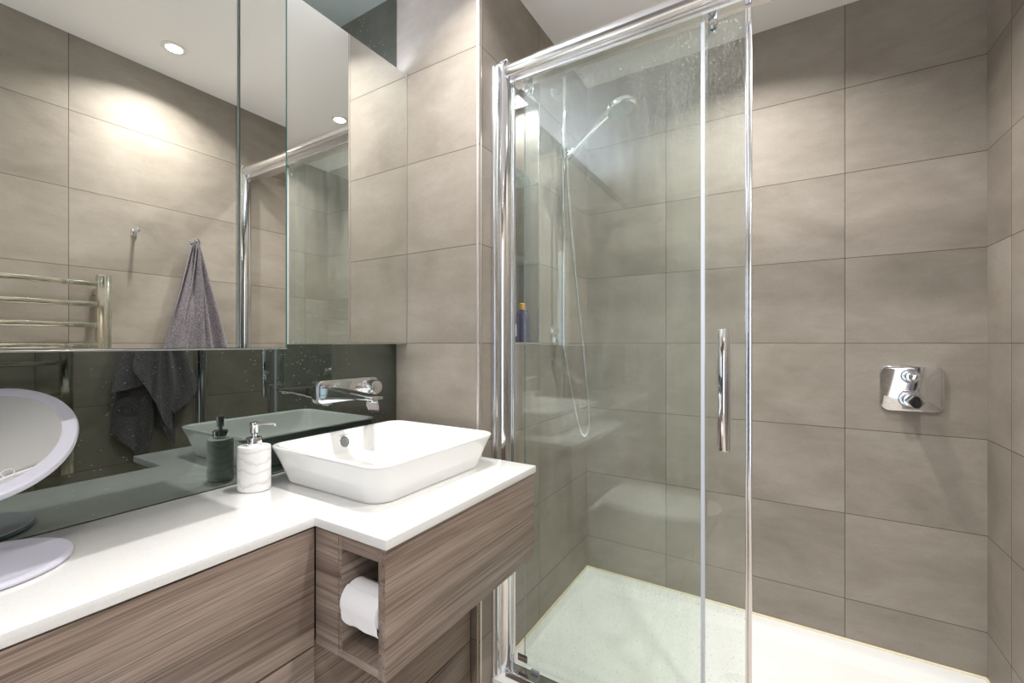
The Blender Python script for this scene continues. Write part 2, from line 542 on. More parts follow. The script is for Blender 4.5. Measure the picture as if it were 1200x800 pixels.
# niche edge trim
bm = new()
for (y0, y1, z0, z1) in ((NY1 - .004, NY1 + .004, NZ0 - .004, NZ1 + .004), (NY0 - .004, NY0 + .004, NZ0 - .004, NZ1 + .004), (NY0, NY1, NZ0 - .004, NZ0 + .004), (NY0, NY1, NZ1 - .004, NZ1 + .004)):
    add_box(bm, XP - .004, XP + .0015, y0, y1, z0, z1, bev=.001)
struct('trim_3', bm, M['satin'])
# silicone bead round the tray
bm = new()
for pts in ([(XP + .003, 1.14, TR + .002), (XP + .003, YB - .003, TR + .002), (XR - .003, YB - .003, TR + .002), (XR - .003, 1.14, TR + .002)],):
    for a, b_ in zip(pts[:-1], pts[1:]):
        tube(bm, [a, b_], .0045, 8)
struct('trim_4', bm, M['silicone'])

# ------------------------------------------------------------------ downlights
for (x, y, lab, k) in LAMPS:
    t = thing('downlight', lab, 'ceiling light', (x, y, CEIL), 'recessed ceiling downlights')
    bm = new()
    spin(bm, [(.030, -.001), (.043, -.0012), (.0435, -.003), (.041, -.0055), (.033, -.0065), (.029, -.005), (.029, -.0015)], Matrix.Translation((x, y, CEIL)), 40)
    obj('bezel', bm, M['paint'], t, smooth=True)
    bm = new()
    spin(bm, [(.0285, -.0015), (.0285, -.003), (.026, -.0034)], Matrix.Translation((x, y, CEIL)), 32)
    obj('lamp_face', bm, M['lamp'], t)
    ld = bpy.data.lights.new('downlight_beam', 'AREA')
    ld.energy = LAMP_W * k
    ld.color = LAMP_COL
    ld.shape = 'DISK'
    ld.size = .050
    ld.spread = math.radians(132)
    lo = bpy.data.objects.new('downlight_beam', ld)
    lo.location = (0, 0, -.0045)
    lo.parent = t
    C.objects.link(lo)

# ------------------------------------------------------------------ smoked mirror wall and mirror cabinets
bm = new(); add_box(bm, XL - .006, XL, YF + .02, YP - .002, WT + .001, CEIL - .002, bev=.0008, seg=1)
tag(obj('smoked_mirror', bm, M['dark_mirror'], origin=(XL, 0, WT)), 'dark smoked mirror panel lining the wall behind the white worktop and tap', 'mirror')

YS, XD = .5447, -.8955
t = thing('mirror_cabinet', 'deep wall cabinet with large mirrored doors reflecting towel and towel rail', 'mirror cabinet', (XL, 0, -.009))
bm = new(); add_box(bm, XL + .0005, XD - .0055, -.55, YS - .0005, -.007, .9035); obj('carcass', bm, M['paint'], t)
def mirror_door(y0, y1, x, z0, z1, parent, label=None):
    bm = new()
    add_box(bm, x - .0045, x, y0, y1, z0, z1, mi=1, bev=.0006, seg=1)
    bm.normal_update()
    for f in bm.faces:
        if f.normal.x > .9:
            f.material_index = 0
    o = obj('mirror_door', bm, [M['mirror'], M['glass_edge']], parent)
    if label:
        o['label'] = label
    return o
mirror_door(-.55, -.07, XD, -.009, .9035, t)
mirror_door(-.067, .4455, XD, -.009, .9035, t)
mirror_door(.4500, YS, XD + .0008, -.0095, .9035, t, 'narrow mirrored end door')
bm = new(); add_box(bm, XD + .0009, XD + .0016, YS - .0022, YS, -.0095, .9035); obj('door_edge', bm, M['glass_edge'], t)
bm = new(); add_box(bm, XD - .012, XD + .0016, -.55, YS, -.0125, -.0098, bev=.0006); obj('edge_trim', bm, M['satin'], t)

XS = -1.0744
t = thing('mirror_cabinet', 'shallow mirrored wall cabinet above the tap, next to the tiled pier', 'mirror cabinet', (XL, .8, -.003))
bm = new(); add_box(bm, XL + .0005, XS - .0055, YS + .002, YP - .003, -.002, .902); obj('carcass', bm, M['paint'], t)
mirror_door(YS + .002, YP - .0035, XS, -.003, .9035, t)
bm = new(); add_box(bm, XS - .004, XS + .0012, YP - .0032, YP - .0008, -.003, .9035, bev=.0004); obj('edge_trim', bm, M['trim'], t)

def led(name_label, x, y0, y1, z, down, watts):
    t = thing('light_strip', name_label, 'strip light', (x, (y0 + y1) / 2, z))
    s = -1 if down else 1
    bm = new(); add_box(bm, x - .007, x + .007, y0, y1, z + (0 if down else 0), z + s * .005) if not down else add_box(bm, x - .007, x + .007, y0, y1, z - .005, z)
    obj('diffuser', bm, M['strip'], t)
    ld = bpy.data.lights.new('strip_glow', 'AREA')
    ld.shape = 'RECTANGLE'; ld.size = .012; ld.size_y = y1 - y0
    ld.energy = watts; ld.color = (.70, .76, 1.0) if down else (.80, .85, 1.0)
    lo = bpy.data.objects.new('strip_glow', ld)
    lo.location = (0, 0, s * .007)
    if not down:
        lo.rotation_euler = (PI, 0, 0)
    lo.parent = t
    C.objects.link(lo)
led('cool white strip light lying on top of the shallow mirror cabinet', XL + .024, .58, YP - .03, .9032, False, 1.3)
led('cool white strip light lying on top of the deep mirror cabinet', XL + .030, -.50, .50, .9048, False, 9.0)

# ------------------------------------------------------------------ worktop and cabinets
XW1, XW2, YW = -.778, -.580, .531
bm = new()
out = [(XL + .0005, -.62), (XW1, -.62), (XW1, YW), (XW2, YW), (XW2, YP - .0015), (XL + .0005, YP - .0015)]
lo_ = [bm.verts.new((x, y, WB)) for x, y in out]
hi_ = [bm.verts.new((x, y, WT)) for x, y in out]
bm.faces.new(lo_[::-1]); bm.faces.new(hi_)
for i in range(6):
    j = (i + 1) % 6
    bm.faces.new((lo_[i], lo_[j], hi_[j], hi_[i]))
bmesh.ops.recalc_face_normals(bm, faces=bm.faces[:])
bmesh.ops.bevel(bm, geom=bm.edges[:], offset=.0013, segments=2, profile=.5, affect='EDGES')
tag(obj('worktop', bm, M['quartz'], origin=(-.95, .2, WB)), 'L-shaped glossy white worktop running under the mirrors and basin', 'worktop')

XFn = -.7815   # fronts of the long run
t = thing('base_cabinet', 'long taupe wood base cabinet under the narrow left worktop', 'cabinet', (-.95, 0, FL))
bm = new(); add_box(bm, XL, XFn - .019, -.60, YW - .003, FL, WB - .0006); obj('carcass', bm, M['brown'], t)
for (z0, z1) in ((-.5925, WB - .004), (-.897, -.5965), (FL + .06, -.901)):
    bm = new(); add_box(bm, XFn - .018, XFn, -.60, YW + .0012, z0, z1, bev=.0008); obj('front_panel', bm, M['wood_y'], t)
t = thing('base_cabinet', 'low taupe wood cabinet set back beneath the projecting basin unit', 'cabinet', (-.95, .8, FL))
bm = new(); add_box(bm, XL, XFn - .037, YW + .001, YP - .003, FL, -.5925); obj('carcass', bm, M['brown'], t)
for (z0, z1) in ((-.8965, -.5965), (FL + .06, -.9005)):
    bm = new(); add_box(bm, XFn - .036, XFn - .018, YW + .0005, YP - .012, z0, z1, bev=.0008); obj('front_panel', bm, M['wood_y'], t)

XB = -.586    # front of the basin unit
t = thing('basin_cabinet', 'projecting taupe wood basin unit with toilet roll recess in its end', 'cabinet', (-.70, .8, -.5915))
ZB, ZT = -.5915, WB - .0006
bm = new(); add_box(bm, XB - .018, XB, YW + .004, YP - .003, ZB, ZT, bev=.0008); obj('front_panel', bm, M['wood_y'], t)
bm = new()   # end filler left of the recess
add_box(bm, XFn + .0005, -.7135, YW + .0035, YW + .024, ZB + .001, ZT, bev=.0006); obj('end_panel', bm, M['wood_x'], t)
NXa, NXb, NZa, NZb = -.7035, -.6035, -.574, -.386
bm = new()   # recess frame: four bars, slightly proud
add_box(bm, -.713, NXa, YW + .0045, YW + .150, ZB + .0005, ZT, bev=.0006)
add_box(bm, NXb, XB - .0183, YW + .0045, YW + .150, ZB + .0005, ZT, bev=.0006)
add_box(bm, NXa, NXb, YW + .0047, YW + .150, ZB + .0005, NZa, bev=.0006)
add_box(bm, NXa, NXb, YW + .0047, YW + .150, NZb, ZT, bev=.0006)
bm.normal_update()
for f in bm.faces:
    f.material_index = 0 if abs(f.normal.y) > .7 else 1
obj('recess_frame', bm, [M['wood_x'], M['wood_y']], t)
bm = new(); add_box(bm, NXa, NXb, YW + .138, YW + .150, NZa, NZb); obj('recess_back', bm, M['wood_x'], t)
bm = new()
add_box(bm, XFn + .0005, XB - .019, YW + .151, YP - .004, ZB + .001, ZB + .017)
add_box(bm, XFn + .0005, XB - .019, YP - .020, YP - .004, ZB + .017, ZT)
add_box(bm, XFn + .0005, -.7135, YW + .0245, YW + .150, ZB + .001, ZB + .017)
obj('carcass', bm, M['wood_y'], t)
bm = new(); tube(bm, [(-.7032, YW + .034, -.4727), (-.6038, YW + .034, -.4727)], .006, 12); obj('roll_bar', bm, M['chrome'], t, smooth=True)

# toilet roll
def roll(bm, cx0, cx1, cy, cz, R, r, n=48):
    ringsets = []
    for (rr, x) in ((r, cx0), (R - .002, cx0), (R, cx0 + .002), (R, cx1 - .002), (R - .002, cx1), (r, cx1)):
        ringsets.append([(x, cy + rr * math.cos(2 * PI * k / n), cz + rr * math.sin(2 * PI * k / n)) for k in range(n)])
    ringsets.append(ringsets[0])
    loft(bm, ringsets, False, False)
    bmesh.ops.remove_doubles(bm, verts=bm.verts[:], dist=1e-6)
    bmesh.ops.recalc_face_normals(bm, faces=bm.faces[:])
ry, rz, RR = YW + .034, -.4865, .0335
t = thing('toilet_roll', 'white toilet roll sitting in the wooden recess of the basin unit', 'toilet roll', (-.655, ry, rz))
bm = new(); roll(bm, -.7015, -.6065, ry, rz, RR, .022); obj('paper', bm, M['tissue'], t, smooth=True)
bm = new(); roll(bm, -.7012, -.6068, ry, rz, .0222, .0205); obj('core', bm, M['card'], t, smooth=True)
bm = new()   # loose sheet hanging at the front
pts = [(ry + (RR + .0008) * math.cos(a), rz + (RR + .0008) * math.sin(a)) for a in [math.radians(120 + 80 * k / 10) for k in range(11)]]
pts += [(pts[-1][0] + .001, rz - .018), (pts[-1][0] + .002, rz - .028), (pts[-1][0] + .005, rz - .036)]
r1 = [[(x, p[0] - (.0 if i < 11 else .001 * math.sin(x * 160)), p[1] + (0 if i < 13 else .002 * math.sin(x * 140))) for x in [-.7015 + .095 * j / 12 for j in range(13)]] for i, p in enumerate(pts)]
r2 = [[(x, y - .0007, z) for x, y, z in r] for r in r1]
loft(bm, [a + b_[::-1] for a, b_ in zip(r1, r2)], True, True)
bmesh.ops.recalc_face_normals(bm, faces=bm.faces[:])
obj('loose_sheet', bm, M['tissue'], t, smooth=True)

# ------------------------------------------------------------------ basin
t = thing('wash_basin', 'white rectangular ceramic vessel basin sitting on the worktop', 'basin', (-.885, .815, WT))
bcx, bcy = -.8825, .8175
ZR = -.2500
prof = [  # (half x, half y, corner r, z)
    (.170, .186, .045, WT + .0005), (.1735, .1895, .048, WT + .002), (.176, .192, .050, WT + .008),
    (.183, .198, .050, WT + .030), (.192, .207, .048, WT + .060), (.1985, .2135, .045, ZR - .010),
    (.2005, .2155, .043, ZR - .0035), (.1995, .2145, .042, ZR - .0008), (.1965, .2115, .040, ZR),
    (.190, .205, .038, ZR - .0004), (.1868, .2018, .037, ZR - .003), (.184, .199, .036, ZR - .010),
    (.176, .191, .045, ZR - .035), (.168, .182, .055, ZR - .058), (.155, .168, .060, ZR - .070),
    (.125, .138, .060, ZR - .0765), (.06, .07, .055, ZR - .0785), (.026, .026, .0255, ZR - .079)]
rings = [[(u, v, z) for u, v in rrect(bcx, bcy, hx, hy, r, 10)] for hx, hy, r, z in prof]
bm = new(); loft(bm, rings, True, True); bmesh.ops.recalc_face_normals(bm, faces=bm.faces[:])
obj('bowl', bm, M['ceramic'], t, smooth=True, angle=60)
tilt = math.atan2(.008, .025)
Mo = Matrix.Translation((bcx - .1785, bcy - .002, ZR - .030)) @ Matrix.Rotation(PI / 2 + .10, 4, 'Y') @ Matrix.Rotation(0, 4, 'Z')
Mo = Matrix.Translation((bcx - .1800, bcy - .002, ZR - .0315)) @ Matrix.Rotation(PI / 2 - .31, 4, 'Y')
bm = new(); spin(bm, [(.0165, -.002), (.0165, .003), (.015, .0045), (.0125, .0045), (.0118, .0028)], Mo, 32); ov = obj('overflow_ring', bm, M['chrome'], t, smooth=True)
bm = new(); spin(bm, [(.0117, -.001), (.0117, .0030), (.010, .0036)], Mo, 28); obj('overflow_cover', bm, M['grey'], ov, smooth=True)
bm = new(); spin(bm, [(.033, 0), (.033, .003), (.030, .0055), (.010, .0075), (.001, .0078)], Matrix.Translation((bcx, bcy, ZR - .079)), 36); obj('waste_plug', bm, M['chrome'], t, smooth=True)
bm = new()   # tiny printed mark under the rim above the overflow
for i in range(5):
    Mp = Matrix.Translation((bcx - .1836, bcy - .014 + .006 * i, ZR - .0125)) @ Matrix.Rotation(-.31, 4, 'Y')
    tt = new(); add_box(tt, -.0008, .0008, 0, .0035, -.0012, .0012); merge(bm, tt, 0, Mp)
obj('printed_mark', bm, M['grey'], t)

# ------------------------------------------------------------------ wall tap
tz = -.140
t = thing('basin_mixer', 'chrome wall-mounted mixer tap with flat spout above the basin', 'tap', (XL, .87, tz))
bm = new(); plate(bm, 'x', (.873, tz), .108, .0335, .016, XL + .0003, XL + .016, .003); obj('wall_plate', bm, M['chrome'], t, smooth=True)
bm = new()
rings = []
ys = .800
for (x, hw, zt, zb) in ((XL + .014, .030, -.121, -.163), (XL + .03, .026, -.122, -.160), (XL + .07, .0235, -.127, -.156), (XL + .13, .0225, -.1335, -.152), (XL + .19, .022, -.1385, -.150), (XL + .213, .0215, -.141, -.1495), (XL + .217, .019, -.1425, -.1490)):
    cz, hz = (zt + zb) / 2, (zt - zb) / 2
    rings.append([(x, u, v) for u, v in rrect(ys, cz, hw, hz, min(.006, hz * .7), 4)])
loft(bm, rings); bmesh.ops.recalc_face_normals(bm, faces=bm.faces[:])
sp = obj('spout', bm, M['chrome'], t, smooth=True, angle=50)
bm = new(); spin(bm, [(.011, 0), (.011, -.006), (.009, -.008)], Matrix.Translation((XL + .200, ys, -.149)), 24); obj('aerator', bm, M['satin'], sp, smooth=True)
Ml = Matrix.Translation((XL + .012, .940, tz + .004)) @ Matrix.Rotation(PI / 2, 4, 'Y')
bm = new(); spin(bm, [(.026, 0), (.026, .010), (.0245, .012), (.022, .012), (.022, .040), (.020, .045), (.012, .047)], Ml, 36); lv = obj('control_body', bm, M['chrome'], t, smooth=True)
bm = new()
rings = []
for (x, y, z, hw, h) in ((XL + .045, .932, tz - .004, .010, .006), (XL + .062, .920, tz - .016, .011, .0045), (XL + .080, .902, tz - .030, .015, .0035), (XL + .098, .887, tz - .045, .0185, .003), (XL + .112, .878, tz - .056, .015, .0025)):
    rings.append([(x + .35 * u, y + u, z + v - .2 * u) for u, v in rrect(0, 0, hw, h, h * .8, 4)])
loft(bm, rings); bmesh.ops.recalc_face_normals(bm, faces=bm.faces[:])
obj('lever', bm, M['chrome'], lv, smooth=True, angle=50)

# ------------------------------------------------------------------ soap dispenser
sx_, sy_ = -1.045, .557
t = thing('soap_dispenser', 'white marble-patterned soap dispenser with chrome pump beside the basin', 'soap dispenser', (sx_, sy_, WT))
Ms = Matrix.Translation((sx_, sy_, WT)) @ Matrix.Rotation(math.radians(35), 4, 'Z')
bm = new(); spin(bm, [(.0340, .0006), (.0355, .002), (.036, .005), (.036, .098), (.0352, .1015), (.033, .103), (.012, .1035)], Ms, 56, sx=1.0, sy=.78)
obj('bottle', bm, M['marble'], t, smooth=True)
Mc = Matrix.Translation((sx_, sy_, WT + .1035))
bm = new(); spin(bm, [(.0160, 0), (.0165, .001), (.0165, .0165), (.0155, .0182), (.006, .0185)], Mc, 36); obj('collar', bm, M['chrome'], t, smooth=True)
bm = new(); spin(bm, [(.0055, .018), (.0055, .026), (.0085, .029), (.0088, .045), (.0094, .0465), (.0094, .0515), (.0085, .053), (.002, .0535)], Mc, 28)
ph = obj('pump', bm, M['chrome'], t, smooth=True)
bm = new(); zz = WT + .1035 + .048
dx, dy = .86, .51
tube(bm, [(sx_ + .007 * dx, sy_ + .007 * dy, zz), (sx_ + .030 * dx, sy_ + .030 * dy, zz + .0015), (sx_ + .046 * dx, sy_ + .046 * dy, zz + .001), (sx_ + .050 * dx, sy_ + .050 * dy, zz - .003)], [.0038, .0030, .0028, .0026], 12)
obj('nozzle', bm, M['chrome'], ph, smooth=True)

# ------------------------------------------------------------------ make-up mirror
mx_, my_ = -1.013, .137
t = thing('makeup_mirror', 'round white-rimmed tabletop make-up mirror on a disc base at worktop left end', 'mirror', (mx_, my_, WT))
bm = new(); spin(bm, [(.098, .0006), (.1035, .002), (.1045, .005), (.1030, .0085), (.0985, .0100), (.094, .0088), (.060, .0080), (.001, .0078)], Matrix.Translation((mx_, my_, WT)), 72)
obj('base', bm, M['cool_lit'], t, smooth=True)
bm = new(); tube(bm, bez((mx_ - .050, my_ + .0, WT + .006), (mx_ - .055, my_ + .0, WT + .07), (mx_ - .050, my_ + .0, WT + .11), (mx_ - .040, my_ + .012, WT + .178), 16), .007, 14)
obj('stem', bm, M['white'], t, smooth=True)
cmx, cmy, cmz = -1.0310, .1420, -.1510
Mm = Matrix.Translation((cmx, cmy, cmz)) @ Matrix.Rotation(math.radians(-25), 4, 'Z') @ Matrix.Rotation(PI / 2 - math.radians(47), 4, 'Y')
hd = None
bm = new(); spin(bm, [(.030, -.014), (.100, -.013), (.1085, -.008), (.110, -.002), (.1085, .003), (.1055, .0045), (.0915, .0045), (.0908, .0035)], Mm, 96)
hd = obj('head', bm, M['cool_lit'], t, smooth=True)
bm = new(); spin(bm, [(.0906, .001), (.0906, .0040), (.0900, .0042)], Mm, 96); obj('mirror_glass', bm, M['clear_mirror'], hd)
bm = new()   # touch ring on the glass
n = 40
for (ra, rb, z0, z1) in ((.0062, .0072, .0043, .0046),):
    loft(bm, [[(r * math.cos(2 * PI * k / n), r * math.sin(2 * PI * k / n), z) for k in range(n)] for r, z in ((ra, z0), (ra, z1), (rb, z1), (rb, z0))], False, False)
t2 = new(); merge(t2, bm, 0, Mm @ Matrix.Translation((.062, .045, 0)) @ Matrix.Rotation(0, 4, 'Z')); bmesh.ops.recalc_face_normals(t2, faces=t2.faces[:])
obj('touch_ring', t2, M['white'], hd)

# ------------------------------------------------------------------ shower tray
t = thing('shower_tray', 'low white acrylic shower tray filling the shower floor', 'shower tray', (-.11, 1.53, FL))
tcx, tcy, thx, thy = (XP + XR) / 2, (1.135 + YB) / 2, (XR - XP) / 2 - .0005, (YB - 1.135) / 2 - .0005
prof = [(thx, thy, .004, FL + .001), (thx, thy, .010, TR - .006), (thx - .002, thy - .002, .010, TR - .001), (thx - .006, thy - .006, .010, TR),
        (thx - .055, thy - .055, .030, TR - .0015), (thx - .062, thy - .062, .030, TR - .004), (thx - .10, thy - .10, .04, TR - .020), (thx - .115, thy - .115, .04, TR - .0235), (.06, .05, .04, TR - .028)]
bm = new(); loft(bm, [[(u, v, z) for u, v in rrect(tcx, tcy, a, b_, r, 6)] for a, b_, r, z in prof]); bmesh.ops.recalc_face_normals(bm, faces=bm.faces[:])
obj('tray_body', bm, M['tray'], t, smooth=True, angle=40)
bm = new(); spin(bm, [(.055, 0), (.055, .004), (.05, .006), (.002, .007)], Matrix.Translation((tcx, tcy, TR - .028)), 40); obj('waste_cover', bm, M['tray'], t, smooth=True)

# ------------------------------------------------------------------ shower screen
YG = 1.205     # fixed pane, outer face
YD = 1.232     # sliding pane, outer face
XE, XDR = -.1735, -.0690
RT, RB_ = .886, .836
t = thing('shower_screen', 'sliding glass shower screen in a polished chrome frame, door slid open', 'shower screen', (-.11, 1.20, TR))
bm = new(); add_box(bm, XP + .0003, XP + .020, 1.143, 1.166, TR - .0, .868, bev=.0015); 
add_box(bm, XP + .0003, XP + .010, 1.137, 1.144, TR, .866, bev=.0015)
obj('wall_channel', bm, M['satin'], t, smooth=True)
def post(x0, sgn, name):
    bm = new()
    sec = []
    for k in range(13):
        a = PI * k / 12
        sec.append((x0 + sgn * (.004 + .034 * math.sin(a)), 1.196 - .030 * math.cos(a)))
    sec = [(x0, 1.166)] + sec + [(x0, 1.226)]
    loft(bm, [[(x, y, z) for x, y in sec] for z in (TR + .0005, .8885)])
    bmesh.ops.recalc_face_normals(bm, faces=bm.faces[:])
    return obj(name, bm, M['post'], t, smooth=True, angle=40)
p1 = post(XP + .0005, 1, 'post')
p2 = post(XR - .0005, -1, 'post')
bm = new(); add_box(bm, XP + .0005, XP + .041, 1.163, 1.229, .8887, .8915, bev=.001); obj('end_cap', bm, M['satin'], p1)
bm = new(); add_box(bm, XR - .041, XR - .0005, 1.163, 1.229, .8887, .8915, bev=.001); obj('end_cap', bm, M['satin'], p2)
# top rail profile (y, z): round front, flat lip below
bm = new()
sec = []
for k in range(15):
    a = math.radians(75 + 210 * k / 14)
    sec.append((1.183 + .021 * math.cos(a), .8645 + .0215 * math.sin(a)))
sec = [(1.245, .886), (1.19, .886)] + sec + [(1.190, .842), (1.190, .831), (1.196, .829), (1.200, .833), (1.245, .836)]
loft(bm, [[(x, y, z) for y, z in sec] for x in (XP + .036, XR - .036)])
bmesh.ops.recalc_face_normals(bm, faces=bm.faces[:])
obj('top_rail', bm, M['rail'], t, smooth=True, angle=40)
bm = new()
sec = [(1.2142, TR + .0005), (1.2142, TR + .004), (1.2125, TR + .012), (1.2115, TR + .012), (1.2112, TR + .0045), (1.2045, TR + .0045), (1.2042, TR + .016), (1.1995, TR + .0165)]
for k in range(7):
    a = math.radians(80 + 95 * k / 6)
    sec.append((1.178 + .014 * math.cos(a), TR + .0005 + .0125 * math.sin(a)))
sec += [(1.163, TR + .0005)]
loft(bm, [[(x, y, z) for y, z in sec] for x in (XP + .036, XR - .036)])
bmesh.ops.recalc_face_normals(bm, faces=bm.faces[:])
obj('bottom_rail', bm, M['chrome'], t, smooth=True, angle=40)
def pane(name, x0, x1, y, z0, z1, parent):
    bm = new()
    add_box(bm, x0, x1, y, y + .006, z0, z1, mi=1)
    bm.normal_update()
    for f in bm.faces:
        if abs(f.normal.x) < .9:
            f.material_index = 0
    return obj(name, bm, [M['glass'], M['glass_edge']], parent)
fp = pane('fixed_panel', XP + .042, XE, YG, TR + .006, .8355, t)
bm = new(); add_box(bm, XE - .0005, XE + .009, YG - .001, YG + .008, TR + .016, .825, bev=.0015); obj('edge_seal', bm, M['seal'], fp)
bm = new(); add_box(bm, XP + .036, XP + .0435, YG - .003, YG + .009, TR + .015, .8285, bev=.001); obj('edge_profile', bm, M['satin'], fp)
bm = new(); add_box(bm, -.716, -.6815, YG - .0012, YG - .0002, -1.010, -.987, bev=.0002, seg=1); lb = obj('maker_label', bm, M['brown'], fp)
bm = new()
for i in range(7):
    add_box(bm, -.7125 + .0042 * i, -.7095 + .0042 * i, YG - .0016, YG - .0011, -1.0005, -.9965)
add_box(bm, -.7125, -.6855, YG - .0016, YG - .0011, -1.0055, -1.0045)
obj('lettering', bm, M['print'], lb)
sd = pane('sliding_door', XP + .066, XDR, YD, TR + .006, .830, t)
sd['label'] = 'sliding glass door pushed open behind the fixed pane'
bm = new()
add_box(bm, XDR - .001, XDR + .0085, YD - .003, YD + .010, TR + .014, .830, bev=.002)
add_box(bm, XDR - .006, XDR - .001, YD - .002, YD + .008, TR + .014, .830, bev=.0015)
obj('edge_profile', bm, M['satin'], sd)
for xr in (-.692, -.150):
    bm = new()
    spin(bm, [(.010, 0), (.010, .008), (.008, .010), (.002, .0102)], Matrix.Translation((xr, YD - .0005, .819)) @ Matrix.Rotation(PI / 2, 4, 'X'), 24)
    add_box(bm, xr - .011, xr + .011, YD + .0062, YD + .011, .800, .835, bev=.001)
    obj('roller', bm, M['chrome'], sd, smooth=True)
bm = new(); add_box(bm, -.666, -.637, YG - .009, YG - .0004, TR + .0165, TR + .029, bev=.003); obj('door_guide', bm, M['grey'], t)
# handle: outer round bar, inner slim bar
hx = -.1190
bm = new()
tube(bm, [(hx, YD - .047, -.262), (hx, YD - .047, -.2605), (hx, YD - .047, .0325), (hx, YD - .047, .034)], [.0145, .0155, .0155, .0145], 32)
hb = obj('handle', bm, M['chrome'], sd, smooth=True, angle=50)
for z in (-.20, -.03):
    bm = new(); tube(bm, [(hx, YD - .034, z), (hx, YD + .030, z)], .0065, 16); obj('standoff', bm, M['chrome'], hb, smooth=True)
bm = new(); tube(bm, [(hx, YD + .036, -.235), (hx, YD + .036, -.2335), (hx, YD + .036, .0035), (hx, YD + .036, .005)], [.0075, .0085, .0085, .0075], 20)
obj('inner_bar', bm, M['chrome'], hb, smooth=True, angle=50)

# ------------------------------------------------------------------ riser rail and hand shower
bx, by = -.722, 1.563
t = thing('riser_rail', 'chrome vertical shower riser rail on the left shower wall', 'shower rail', (XP, by, .03))
bm = new(); tube(bm, [(bx, by, .010), (bx, by, .012), (bx, by, 1.031), (bx, by, 1.033)], [.008, .0095, .0095, .008], 20); obj('rail', bm, M['chrome'], t, smooth=True)
for z in (.985, .050):
    bm = new(); tube(bm, [(XP + .0003, by, z), (XP + .006, by, z), (XP + .0065, by, z), (bx, by, z)], [.020, .020, .011, .011], 24); obj('wall_bracket', bm, M['chrome'], t, smooth=True)
bm = new()
tube(bm, [(bx, by, .712), (bx, by, .714), (bx, by, .762), (bx, by, .764)], [.014, .018, .018, .014], 24)
tube(bm, [(bx - .02, by, .738), (bx + .01, by, .738), (bx + .028, by, .738)], [.012, .013, .015], 20)
sl = obj('slider', bm, M['chrome'], t, smooth=True)

hsx, hsy, hsz = bx + .028, by, .725
t = thing('hand_shower', 'chrome hand shower tilted up on the riser rail, with its long hose', 'hand shower', (hsx, hsy, hsz))
bm = new()
hp = [(hsx - .010, hsy, .718), (hsx + .015, hsy, .740), (hsx + .075, hsy - .002, .785), (hsx + .125, hsy - .004, .822), (hsx + .150, hsy - .005, .838)]
tube(bm, hp, [.0125, .0125, .0115, .0125, .016], 20)
obj('handle', bm, M['chrome'], t, smooth=True)
Mh = Matrix.Translation((hsx + .198, hsy - .006, .8545)) @ Matrix.Rotation(math.radians(-18), 4, 'Y')
bm = new(); spin(bm, [(.002, .013), (.030, .012), (.050, .006), (.056, -.002), (.055, -.010), (.050, -.0135)], Mh, 48)
hh = obj('head', bm, M['chrome'], t, smooth=True)
bm = new(); spin(bm, [(.0495, -.0130), (.048, -.0165), (.002, -.0175)], Mh, 40); obj('spray_face', bm, M['grey'], hh, smooth=True)
bm = new()
h1 = bez((hsx - .010, hsy, .716), (hsx - .03, hsy + .02, .55), (-.668, 1.69, -.15), (-.676, 1.712, -.31), 30)
h2 = bez((-.676, 1.712, -.31), (-.679, 1.722, -.405), (-.700, 1.690, -.405), (-.708, 1.668, -.31), 12)
h3 = bez((-.708, 1.668, -.31), (-.725, 1.62, -.15), (-.728, 1.60, -.06), (-.730, 1.585, -.012), 18)
tube(bm, h1 + h2[1:] + h3[1:], .0062, 12)
obj('hose', bm, M['satin'], t, smooth=True)
bm = new()
tube(bm, [(XP + .0003, 1.585, .015), (XP + .005, 1.585, .015), (XP + .0055, 1.585, .015), (-.728, 1.585, .015)], [.026, .026, .012, .012], 24)
tube(bm, [(-.730, 1.585, .022), (-.730, 1.585, -.018)], [.013, .0105], 20)
tag(obj('hose_outlet', bm, M['chrome'], origin=(XP, 1.585, .015), smooth=True), 'small chrome elbow outlet feeding the shower hose at foot of riser rail', 'hose outlet')

# ------------------------------------------------------------------ shower valve on the back wall
vx, vz = .3685, -.1495
t = thing('shower_valve', 'chrome thermostatic shower valve with two knobs on the back wall', 'shower valve', (vx, YB, vz))
bm = new(); plate(bm, 'y', (vx, vz), .0815, .0765, .028, YB - .0003, YB - .012, .003); obj('wall_plate', bm, M['chrome'], t, smooth=True)
def knob(z, r, tip, ln):
    x = vx - .004
    Mk = Matrix.Translation((x, YB - .0115, z)) @ Matrix.Rotation(PI / 2, 4, 'X')
    bm = new(); spin(bm, [(r, 0), (r, .006), (r - .0015, .008), (r - .008, .008), (r - .008, .010), (r - .007, .030), (r - .009, .034), (r - .018, .035)], Mk, 40)
    k = obj('knob', bm, M['satin'], t, smooth=True)
    bm = new()
    if tip == 'bar':
        plate(bm, 'y', (x + .002, z), .012, .0095, .005, YB - .040, YB - .040 - ln, .002)
    else:
        rings = []
        for (s, y) in ((1, YB - .040), (1, YB - .040 - ln + .003), (.92, YB - .040 - ln)):
            rings.append([(x + s * u, y, z + s * v) for u, v in ((.024, -.002), (.004, .020), (-.006, .019), (-.022, 0), (-.006, -.020), (.006, -.021))])
        loft(bm, rings, smooth=False); bmesh.ops.recalc_face_normals(bm, faces=bm.faces[:])
    obj('grip', bm, M['chrome'], k)
    return k
knob(-.109, .0245, 'bar', .040)
k2 = knob(-.186, .0310, 'diamond', .052)
bm = new(); add_box(bm, vx - .024, vx - .012, YB - .0203, YB - .0195, -.1615, -.1585); obj('red_mark', bm, M['red'], k2)

